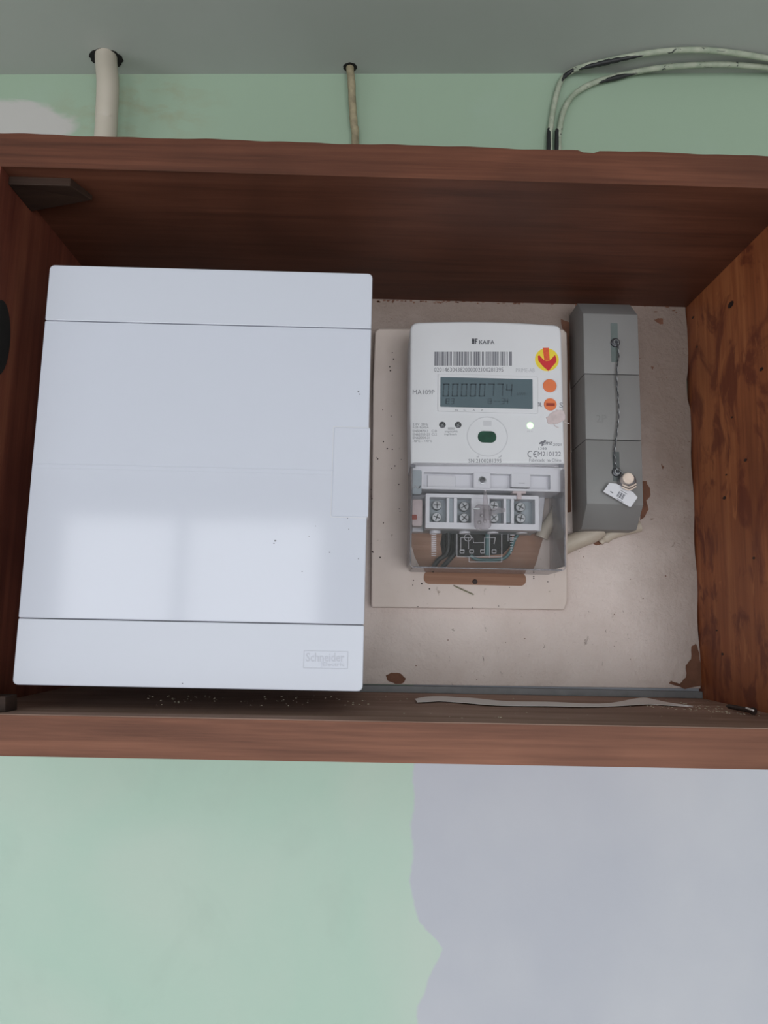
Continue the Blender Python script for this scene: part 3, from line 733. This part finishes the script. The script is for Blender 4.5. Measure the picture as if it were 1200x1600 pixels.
def screw_head(x, y, rpx, rot):
    c_ = xz(x, y, SYY); r = rpx * SYY / FPX
    s_ = MB().disc(c_, r, SYY, SYY + 0.008, 22, 0.0005).build('terminal_screw', M['steel'], met, smooth=40)
    m_ = MB()
    for a in (rot, rot + 90):
        dx, dy = math.cos(R(a)) * rpx * .7, math.sin(R(a)) * rpx * .7; nx, ny = -math.sin(R(a)) * .9, math.cos(R(a)) * .9
        m_.prism(pts([(x + dx + nx, y + dy + ny), (x + dx - nx, y + dy - ny), (x - dx - nx, y - dy - ny), (x - dx + nx, y - dy + ny)], SYY - .00015), SYY - 0.00015, SYY + 0.0003)
    child('screw_slot', m_, M['dark_steel'], s_)
for x, y, a in ((683, 789, 0), (682.5, 808, 20), (725.5, 791, 60), (725.5, 809, 40), (772, 790, 10), (772, 809, 50), (813.5, 792, 30), (814, 809.5, 15)):
    screw_head(x, y, 7.6, a)
for x in (680, 726, 770, 815):
    m_ = MB().tube([at(x - 0.5, 826, 0.684), at(x, 834, 0.684)], 0.0052, 16)
    m_.build('cable_collar', M['terminal'], met, smooth=40)
# wires inside
def wire(pp, r, mat, name='wire', Y=0.694, label=None):
    Ys_ = Y if isinstance(Y, (list, tuple)) else [Y] * len(pp)
    return MB().tube(catmull([at(x, y, q) for (x, y), q in zip(pp, Ys_)], 5), r, 10).build(name, mat, met, label, smooth=60)
wire([(700, 826), (701, 850), (697, 866), (684, 876), (674, 893)], 0.0022, M['rubber'], label='black wire', Y=0.699)
wire([(712, 826), (712, 860), (706, 870), (688, 890)], 0.0022, M['rubber'], label='black wire', Y=0.701)
wire([(762, 826), (762, 850), (761, 868)], 0.0024, M['teal'], label='teal wire', Y=0.700)
wire([(735, 868), (745, 874), (770, 875), (788, 872), (798, 860), (803, 845), (811, 832), (812, 826)], 0.0016, M['teal'], label='teal wire', Y=0.700)
wire([(873, 790), (868, 804), (859, 818), (851, 829), (846, 840)], 0.0062, M['cream_cable'], label='thick cream painted cable', Y=[0.6975, 0.697, 0.6965, 0.6975, 0.6985])
# clear cover: front plate and rims
C = F - 0.0005
cov = rr(641.5, 725.5, 883.5, 889.5, C, 7)
ci = rr(643, 727, 882, 888, C, 6)
cover = MB().prism(cov, C, C + 0.0014, 0.0004).build('clear_cover', M['clear'], met, 'transparent terminal cover')
xs0, xs1 = min(x for x, _ in cov), max(x for x, _ in cov); zs0 = min(z for _, z in cov); zs1 = max(z for _, z in cov)
m_ = MB().box(xs0, xs0 + 0.0014, C + 0.0015, MY - 0.001, zs0 + 0.004, zs1 - 0.002, 0.0004).box(xs1 - 0.0014, xs1, C + 0.0015, MY - 0.001, zs0 + 0.004, zs1 - 0.002, 0.0004).box(xs0 + 0.003, xs1 - 0.003, C + 0.0015, MY - 0.001, zs0, zs0 + 0.0014, 0.0004)
child('cover_rim', m_, M['clear_edge'], cover)
child('cover_edge', MB().frame(cov, rr(642.6, 726.6, 882.2, 888.4, C, 6), C - 0.0001, C + 0.0016), M['clear_edge'], cover)
for x in (641.8, 873.5):
    P(x, 725.6, x + 7.5, 730.5, 'cover_hinge', M['ink'], 0.0003, Y=C, r=0.5, back=0.0008)
# wiring diagram printed on the cover
W = C - 0.0002
m_ = MB()
def line(x0, y0, x1, y1, w_=0.6):
    dx, dy = x1 - x0, y1 - y0; L = math.hypot(dx, dy); nx, ny = -dy / L * w_ / 2, dx / L * w_ / 2
    m_.prism(pts([(x0 + nx, y0 + ny), (x1 + nx, y1 + ny), (x1 - nx, y1 - ny), (x0 - nx, y0 - ny)], W), W, W + 0.0001)
for q in ((714, 834, 714, 870), (714, 870, 784, 870), (784, 834, 784, 870), (720, 860, 720, 840), (732, 840, 732, 858), (720, 840, 739, 840), (739, 840, 740, 848), (740, 848, 757, 848), (757, 860, 757, 840), (757, 840, 774, 840), (774, 840, 772, 850), (765, 834, 765, 872), (720, 860, 726, 860), (733, 878, 784, 878), (796, 842, 808, 842), (794, 834, 794, 846), (733, 870, 733, 878), (784, 870, 784, 878)):
    line(*q)
for x in (722, 737, 754, 772):
    for q in ((x - 3, 859, x + 3, 859), (x - 3, 864, x + 3, 864), (x - 3, 859, x - 3, 864), (x + 3, 859, x + 3, 864)): line(*q)
for i in range(12):
    a, b_ = 2 * math.pi * i / 12, 2 * math.pi * (i + 1) / 12
    line(731 + 5.5 * math.cos(a), 840 + 5.5 * math.sin(a), 731 + 5.5 * math.cos(b_), 840 + 5.5 * math.sin(b_))
for i in range(12):
    line(674, 835 + i * 3, 681.5, 835.3 + i * 3, 1.0)
for i in range(8): line(797 + 0.0 * i, 836 + i * 4.0, 804 - i * 0.6, 836 + i * 4.0, 0.8)
m_.build('printed_diagram', M['print_white'], met, 'pale wiring diagram printed on the clear cover')
# clear sealing lug in the middle of the cover
SG = C - 0.006
lug = MB().prism(rr(742, 788, 768, 826, SG, 7), SG, C, 0.002, 3)
lug.build('seal_body', M['clear_seal'], met, 'clear plastic seal fixed to the middle of the cover', smooth=50)
MB().prism(pts([(757, 766), (760, 766), (764, 790), (766, 812), (757, 812), (755, 790)], SG - .002), SG - 0.002, SG + 0.003, 0.0006).build('seal_fin', M['clear_seal'], met)
MB().prism(pts([(768, 795), (776, 793), (789, 794), (790, 799), (780, 802), (768, 805)], SG), SG, SG + 0.002, 0.0006).build('seal_wing', M['clear_seal'], met)
MB().prism(rr(740, 794, 750, 796, SG - .001, .5), SG - 0.001, SG + 0.001).build('seal_pin', M['steel'], met)
for x, y in ((749, 816), (758, 814), (753, 805)):
    MB().disc(xz(x, y, SG - .0005), 0.0016, SG - 0.0009, SG + 0.001, 12, 0.0005).build('seal_rivet', M['clear_seal'], met, smooth=50)

# ------------------------------------------------------------------ grey terminal box
GX0, GX1 = 0.1922, 0.2437
G = 0.670
zf1, zf0 = CZ + 0.2905, CZ + 0.1100
box = thing('fuse_box', 'narrow grey plastic box with three stacked covers at the right of the meter', 'fuse box', (0.218, BY, CZ + 0.09))
za = (at(912, 584, G).z + at(1003, 586, G).z) / 2; zb_ = (at(912, 686, G).z + at(1003, 689, G).z) / 2
MB().profile([(G, za + .0003), (G, zf1), (G + .0195, zf1 + .0185), (BY, zf1 + .0185), (BY, za + .0003)], GX0, GX1, 0.0008).build('upper_cover', M['grey_box'], box, smooth=30)
MB().profile([(G, zb_ + .0003), (G, za - .0003), (BY, za - .0003), (BY, zb_ + .0003)], GX0 + .0002, GX1, 0.0006).build('middle_cover', M['grey_box'], box, smooth=30)
MB().profile([(G, zf0), (G, zb_ - .0003), (BY, zb_ - .0003), (BY, zf0 - .021), (G + .0195, zf0 - .021)], GX0, GX1, 0.0008).build('lower_cover', M['grey_box'], box, smooth=30)
MB().box(GX0 + .002, GX1 - .002, G + .002, BY, zb_ - .001, zb_ + .001).build('seam_gap', M['black'], box)
MB().box(GX0 + .002, GX1 - .002, G + .002, BY, za - .001, za + .001).build('seam_gap', M['black'], box)
GP = lambda x0, y0, x1, y1, nm, mt, d=0.0003, r=0.5, lb=None, bevel=0.0: MB().prism(rr(x0, y0, x1, y1, G, r), G - d, G + 0.0005, bevel).build(nm, mt, box, lb)
slotm = plain('green_grey_slot', srgb(98, 108, 106), 0.5, 0.08)
GP(954.5, 505, 965.5, 566, 'screw_slot', slotm, 0.0002, 1, 'recessed grey-green screw slot')
GP(957.5, 706, 968, 752, 'screw_slot', plain('dark_slot', srgb(84, 90, 90), 0.5, 0.2, 200), 0.0002, 1, 'recessed dark screw slot')
for x, y in ((960.8, 536), (962.8, 738)):
    MB().disc(xz(x, y, G), 7.4 * G / FPX, G - 0.0022, G + .001, 20, 0.0006).build('sealing_screw', M['dark_steel'], box, 'zinc sealing screw with a drilled head', smooth=40)
    c_ = xz(x + .5, y, G)
    n = 20; ang = [2 * math.pi * i / n for i in range(n)]; r1, r2 = 4.6 * G / FPX, 3.0 * G / FPX
    MB().frame([(c_[0] + r1 * math.cos(a), c_[1] + r1 * math.sin(a)) for a in ang], [(c_[0] + r2 * math.cos(a), c_[1] + r2 * math.sin(a)) for a in ang], G - .003, G - .002).build('screw_rim', M['steel'], box)
text('2P', (932, 648, 948, 660), G - 0.00015, M['grey_box'], box, 'embossed_lettering', None, 0, 0.0004)
# wire seal
seal = thing('wire_seal', 'twisted wire with round clear seal and white barcode tag hanging on the grey box', 'seal', at(978, 760, G - .004))
wp = [(965, 536), (966.5, 556), (964, 575), (963.5, 596), (965.5, 620), (966.5, 645), (965, 665), (962.5, 685), (960, 705), (961, 722), (965, 736)]
W1 = catmull([at(x, y, G - 0.0032) for x, y in wp], 8)
for ph in (0, math.pi):
    q = [p + Vector((math.cos(i * 1.1 + ph), math.sin(i * 1.1 + ph), 0)) * 0.0005 for i, p in enumerate(W1)]
    MB().tube(q, 0.00042, 6).build('wire_strand', M['dark_steel'] if ph else M['steel'], seal, smooth=60)
MB().tube(catmull([at(963, 730, G - .003), at(970, 736, G - .005), at(976, 742, G - .006)], 4), 0.0005, 6).build('wire_strand', M['steel'], seal, smooth=60)
Y2 = G - 0.009
MB().disc(xz(982.5, 751, Y2), 13.5 * G / FPX, Y2, G - .0005, 28, 0.002).build('seal_capsule', M['clear_seal'], seal, 'clear round capsule', smooth=50)
MB().disc(xz(982.5, 747, Y2 - .001), 9.2 * G / FPX, Y2 - 0.001, G - .001, 26, 0.0012).build('seal_core', M['core'], seal, 'cream ribbed core', smooth=50)
for i, r_ in enumerate((7.2, 4.8)):
    c_ = xz(982.5, 747, Y2); n = 24; ang = [2 * math.pi * k_ / n for k_ in range(n)]; ra, rb2 = r_ * G / FPX, (r_ - 1) * G / FPX
    MB().frame([(c_[0] + ra * math.cos(a), c_[1] + ra * math.sin(a)) for a in ang], [(c_[0] + rb2 * math.cos(a), c_[1] + rb2 * math.sin(a)) for a in ang], Y2 - .0014, Y2 - .0008).build('core_ridge', M['core'], seal)
for i in range(2):
    MB().tube(catmull([at(972, 757 + i * 4, Y2 - .001), at(983, 761 + i * 4.5, Y2 - .002), at(994, 756 + i * 4, Y2 - .001)], 4), 0.0007, 8).build('capsule_ridge', M['core'], seal, smooth=60)
TG = G - 0.006
MB().prism(pts([(942.5, 768), (952, 754.5), (963, 755.5), (989, 768.5), (996.5, 777), (986.5, 791.5), (984, 792)], TG), TG, TG + 0.0012, 0.0002).build('tag', M['tagw'], seal, 'white plastic tag')
m_ = MB(); dv = Vector((0.866, 0.5)); nv = Vector((0.5, -0.866))   # along and across the tag in the photo frame
def tq(u0, v0, u1, v1):
    o = Vector((969, 773)); c4 = [o + dv * u + nv * v for u, v in ((u0, v0), (u1, v0), (u1, v1), (u0, v1))]
    m_.prism(pts([(q.x, q.y) for q in c4], TG - .0001), TG - .0001, TG)
for i, w_ in enumerate((1.2, .8, 1.6, .8, 1.4, 1.0)): tq(-4 + i * 2, -5, -4 + i * 2 + w_, 4)
tq(-16, -4, -11, -2.4); tq(-3, 6, 9, 6.8); tq(-2, -8, 10, -7.3)
m_.build('barcode', M['ink_dark'], seal)

# cables below the grey box
def tcable(name, pp, Y, r, mat, label, cat, group=None, smooth=60, n=14):
    Ys_ = Y if isinstance(Y, (list, tuple)) else [Y] * len(pp)
    P_ = catmull([at(x, y, q) for (x, y), q in zip(pp, Ys_)], 6)
    o = MB().tube(P_, r, n).build(name, mat, None, smooth=smooth)
    return tag(o, label, cat, group)
cb = tcable('painted_cable', [(868, 862), (885, 852), (905, 843), (925, 835), (938, 826)], [0.714, 0.713, 0.711, 0.710, 0.709], 0.0082, M['cream_cable'], 'thick cream painted cable running from the grey box behind the meter', 'cable')
tcable('painted_cable', [(938, 848), (952, 836), (975, 828), (1000, 822)], [0.717, 0.715, 0.713, 0.712], [0.003] * 3 + [0.0055] * 16, M['cream_cable'], 'short cream painted cable end right under the foot of the grey box', 'cable')

# ------------------------------------------------------------------ conduits above the cabinet
def hole(px, py, rx_, ry_, label):
    # point on the sloping ceiling plane
    p = None; Y = 0.70
    for _ in range(20):
        p = at(px, py, Y); Y *= (ceil_z(p.x) - CZ) / (p.z - CZ)
    p = at(px, py, Y)
    b = MB(); bm_ = bmesh.new(); n = 26
    ring = []
    for dz in (-0.0004, 0.002):
        ring.append([bm_.verts.new((p.x + rx_ * math.cos(2 * math.pi * i / n) * (1 + .06 * math.sin(i * 2.3)), p.y + ry_ * math.sin(2 * math.pi * i / n) * (1 + .06 * math.sin(i * 1.7)),
                    ceil_z(p.x + rx_ * math.cos(2 * math.pi * i / n)) + dz)) for i in range(n)])
    bm_.faces.new(ring[0]); bm_.faces.new(ring[1][::-1])
    for i in range(n): bm_.faces.new((ring[0][i], ring[1][i], ring[1][(i + 1) % n], ring[0][(i + 1) % n]))
    b._join(bm_)
    o = b.build('ceiling_hole', M['black'], None, label)
    o.parent = bpy.data.objects['ceiling']
    return p
h1 = hole(166, 91, 0.0165, 0.0135, 'dark broken hole round the cream conduit')
h2 = hole(547, 105, 0.0072, 0.0068, 'small dark hole round the tan cable')
zi = ZTT
p1_ = [Vector((h1.x + 0.0012, h1.y - 0.0035, h1.z + 0.03)), Vector((h1.x + 0.0012, h1.y - 0.0035, h1.z - 0.002))] + [at(x, y, q) for x, y, q in ((168.5, 130, 0.692), (167, 175, 0.696), (165, 213, 0.700))]
p1_ += [Vector((p1_[-1].x - 0.0008, 0.704, ZTT + 0.001))]
tag(MB().tube(catmull(p1_, 6), 0.0108, 20).build('conduit_pipe', M['cream'], None, smooth=60), 'thick cream conduit pipe between the ceiling hole and the cabinet top', 'pipe')
p2_ = [Vector((h2.x, h2.y, h2.z + 0.02)), Vector((h2.x, h2.y, h2.z - 0.001))] + [at(x, y, q) for x, y, q in ((549, 125, 0.712), (550.5, 160, 0.716), (553, 195, 0.718), (555, 224, 0.719))]
p2_ += [Vector((p2_[-1].x + 0.001, 0.719, ZTT + 0.001))]
cc = catmull(p2_, 6)
tag(MB().tube(cc, [0.0040 + random.uniform(-0.0002, 0.0002) for i in range(len(cc))], 12).build('old_cable', M['tan_cable'], None, smooth=60), 'thin flaking tan cable dropping from the ceiling hole to the cabinet', 'cable')

k = NT('flaking_cable_paint')
c = k.mix(k.ramp(k.noise((90, 90, 90), 4), [(0.35, 0.0), (0.65, 1.0)]), srgb(150, 160, 140), srgb(178, 182, 164))
c = k.mix(k.ramp(k.noise((70, 160, 160), 4, 0.7, 1.0), [(0.61, 0.0), (0.65, 0.9)]), c, srgb(44, 50, 50))
k.color(c); k.set(Roughness=0.7); M['flaky'] = k.m
def ceil_cable(pp, label):
    P_ = []
    for x, y in pp:
        Y = 0.7205; p = at(x, y, Y)
        if p.z > ceil_z(p.x) - 0.0042:
            for _ in range(20): p = at(x, y, Y); Y *= (ceil_z(p.x) - 0.0042 - CZ) / (p.z - CZ)
            p = at(x, y, min(Y, 0.7205))
        P_.append(p)
    last = P_[0]; P_ = [Vector((last.x - 0.0005, 0.7205, ZTT + 0.0005))] + P_
    cc = catmull(P_, 8)
    o = MB().tube(cc, 0.0029, 12).build('painted_cable', M['flaky'], None, smooth=60)
    tag(o, label, 'cable'); return o, cc
ca, pa = ceil_cable([(859, 230), (861, 195), (867, 158), (876, 128), (890, 113), (912, 104), (945, 96), (985, 88), (1030, 81), (1085, 78), (1140, 82), (1205, 92), (1260, 99)], 'outer of the two painted cables bending right above the cabinet, with more black showing')
cb2, pb = ceil_cable([(873, 230), (875, 200), (881, 173), (893, 152), (912, 137), (940, 125), (980, 115), (1030, 106), (1080, 102), (1140, 101), (1205, 106), (1260, 112)], 'inner of the two painted cables bending right above the cabinet, mostly pale green')
def sheath(cc, i0, i1, par, off):
    seg = [p + off for p in cc[i0:i1]]
    n = len(seg); rs = [0.0029 * (0.12 + 0.80 * math.sin(math.pi * (i + .5) / n) ** .8) * random.uniform(.85, 1.1) for i in range(n)]
    o = MB().tube(seg, rs, 10).build('bare_sheath', M['rubber'], None, 'black sheath where the paint has flaked off', smooth=60)
    o.parent = par
sheath(pa, 28, 52, ca, Vector((0.0004, -0.0011, -0.0003)))
sheath(pa, 44, 70, ca, Vector((0, -0.0006, -0.0018)))
sheath(pa, 0, 17, ca, Vector((-0.0009, -0.0005, 0)))
sheath(pb, 3, 17, cb2, Vector((-0.0018, -0.0004, 0)))
sheath(pb, 46, 60, cb2, Vector((0, -0.0004, -0.0020)))

# ------------------------------------------------------------------ things on the shelf
up_e = [(648, 1092), (668, 1089), (690, 1087), (725, 1090), (760, 1093), (800, 1095), (850, 1097), (905, 1098.5), (955, 1097.5), (1000, 1091), (1020, 1092), (1050, 1098), (1082, 1104)]
dn_e = [(652, 1097), (670, 1096.5), (690, 1095), (725, 1098), (760, 1101), (800, 1102), (850, 1103), (905, 1104), (955, 1103), (1000, 1101), (1020, 1100), (1050, 1102), (1083, 1105)]
U3 = catmull([atz(x, y, ZB + 0.002) for x, y in up_e], 5); D3 = catmull([atz(x, y, ZB + 0.0012) for x, y in dn_e], 5)
m_ = MB(); b = bmesh.new(); R1 = []
for i, (a, c_) in enumerate(zip(U3, D3)):
    wv = 0.0004 * math.sin(i * 0.45)
    q = [a + Vector((0, 0, wv)), (a + c_) / 2 + Vector((0, 0, 0.0005 + wv)), c_ + Vector((0, 0, wv * .5))]
    R1.append([b.verts.new(p) for p in q] + [b.verts.new(p - Vector((0, 0, 0.0003))) for p in q[::-1]])
for A, B in zip(R1, R1[1:]):
    for k_ in range(6): b.faces.new((A[k_], A[(k_ + 1) % 6], B[(k_ + 1) % 6], B[k_]))
b.faces.new(R1[0]); b.faces.new(R1[-1][::-1]); m_._join(b)
tag(m_.build('paper_strip', M['paper'], None, smooth=20), 'long narrow torn white paper strip lying on the dusty cabinet floor', 'paper')
b = MB()
for i in range(230):
    t = random.random()
    if i < 110: x, y = random.uniform(1010, 1190), 0; y = 1093 + (x - 1010) * 0.09 + random.uniform(0, 12)
    elif i < 190: x = random.uniform(230, 640); y = 1089 + random.uniform(-2, 14)
    else: x = random.uniform(600, 1180); y = random.uniform(1092, 1125)
    p = atz(x, y, ZB)
    if p.y < FY + 0.004 or p.y > BY - 0.006 or p.x > XR - 0.004: continue
    r_ = random.uniform(0.0002, 0.0008); hh = r_ * random.uniform(.5, 1)
    b.box(p.x - r_, p.x + r_ * random.uniform(.4, 1), p.y - r_ * .7, p.y + r_ * .7, p.z, p.z + hh)
o = tag(b.build('plaster_crumbs', M['crumb'], None, kind='stuff'), 'pale plaster crumbs scattered over the cabinet floor', 'debris')
sc0 = atz(1135, 1103, ZB + .003); sc1 = atz(1176, 1111, ZB + .003)
scw = thing('rusty_screw', 'dark rusty screw lying in the lower right corner of the cabinet floor', 'screw', (sc0 + sc1) / 2)
dv3 = (sc1 - sc0).normalized()
MB().tube([sc0, sc0 + dv3 * 0.004, sc1], [0.0006, 0.0019, 0.0021], 10).build('shank', M['rust'], scw, smooth=60)
MB().tube([sc1, sc1 + dv3 * 0.0016], [0.0028, 0.0028], 14).build('head', M['rust'], scw)
q0, q1 = atz(1166, 1106, ZB + .0052), atz(1177, 1110, ZB + .0052)
MB().tube([q0, q1], 0.0007, 6).build('painted_glint', M['paper'], scw, 'glint on the screw drawn as a white sliver')  # bright glint on the screw, built as a solid white sliver
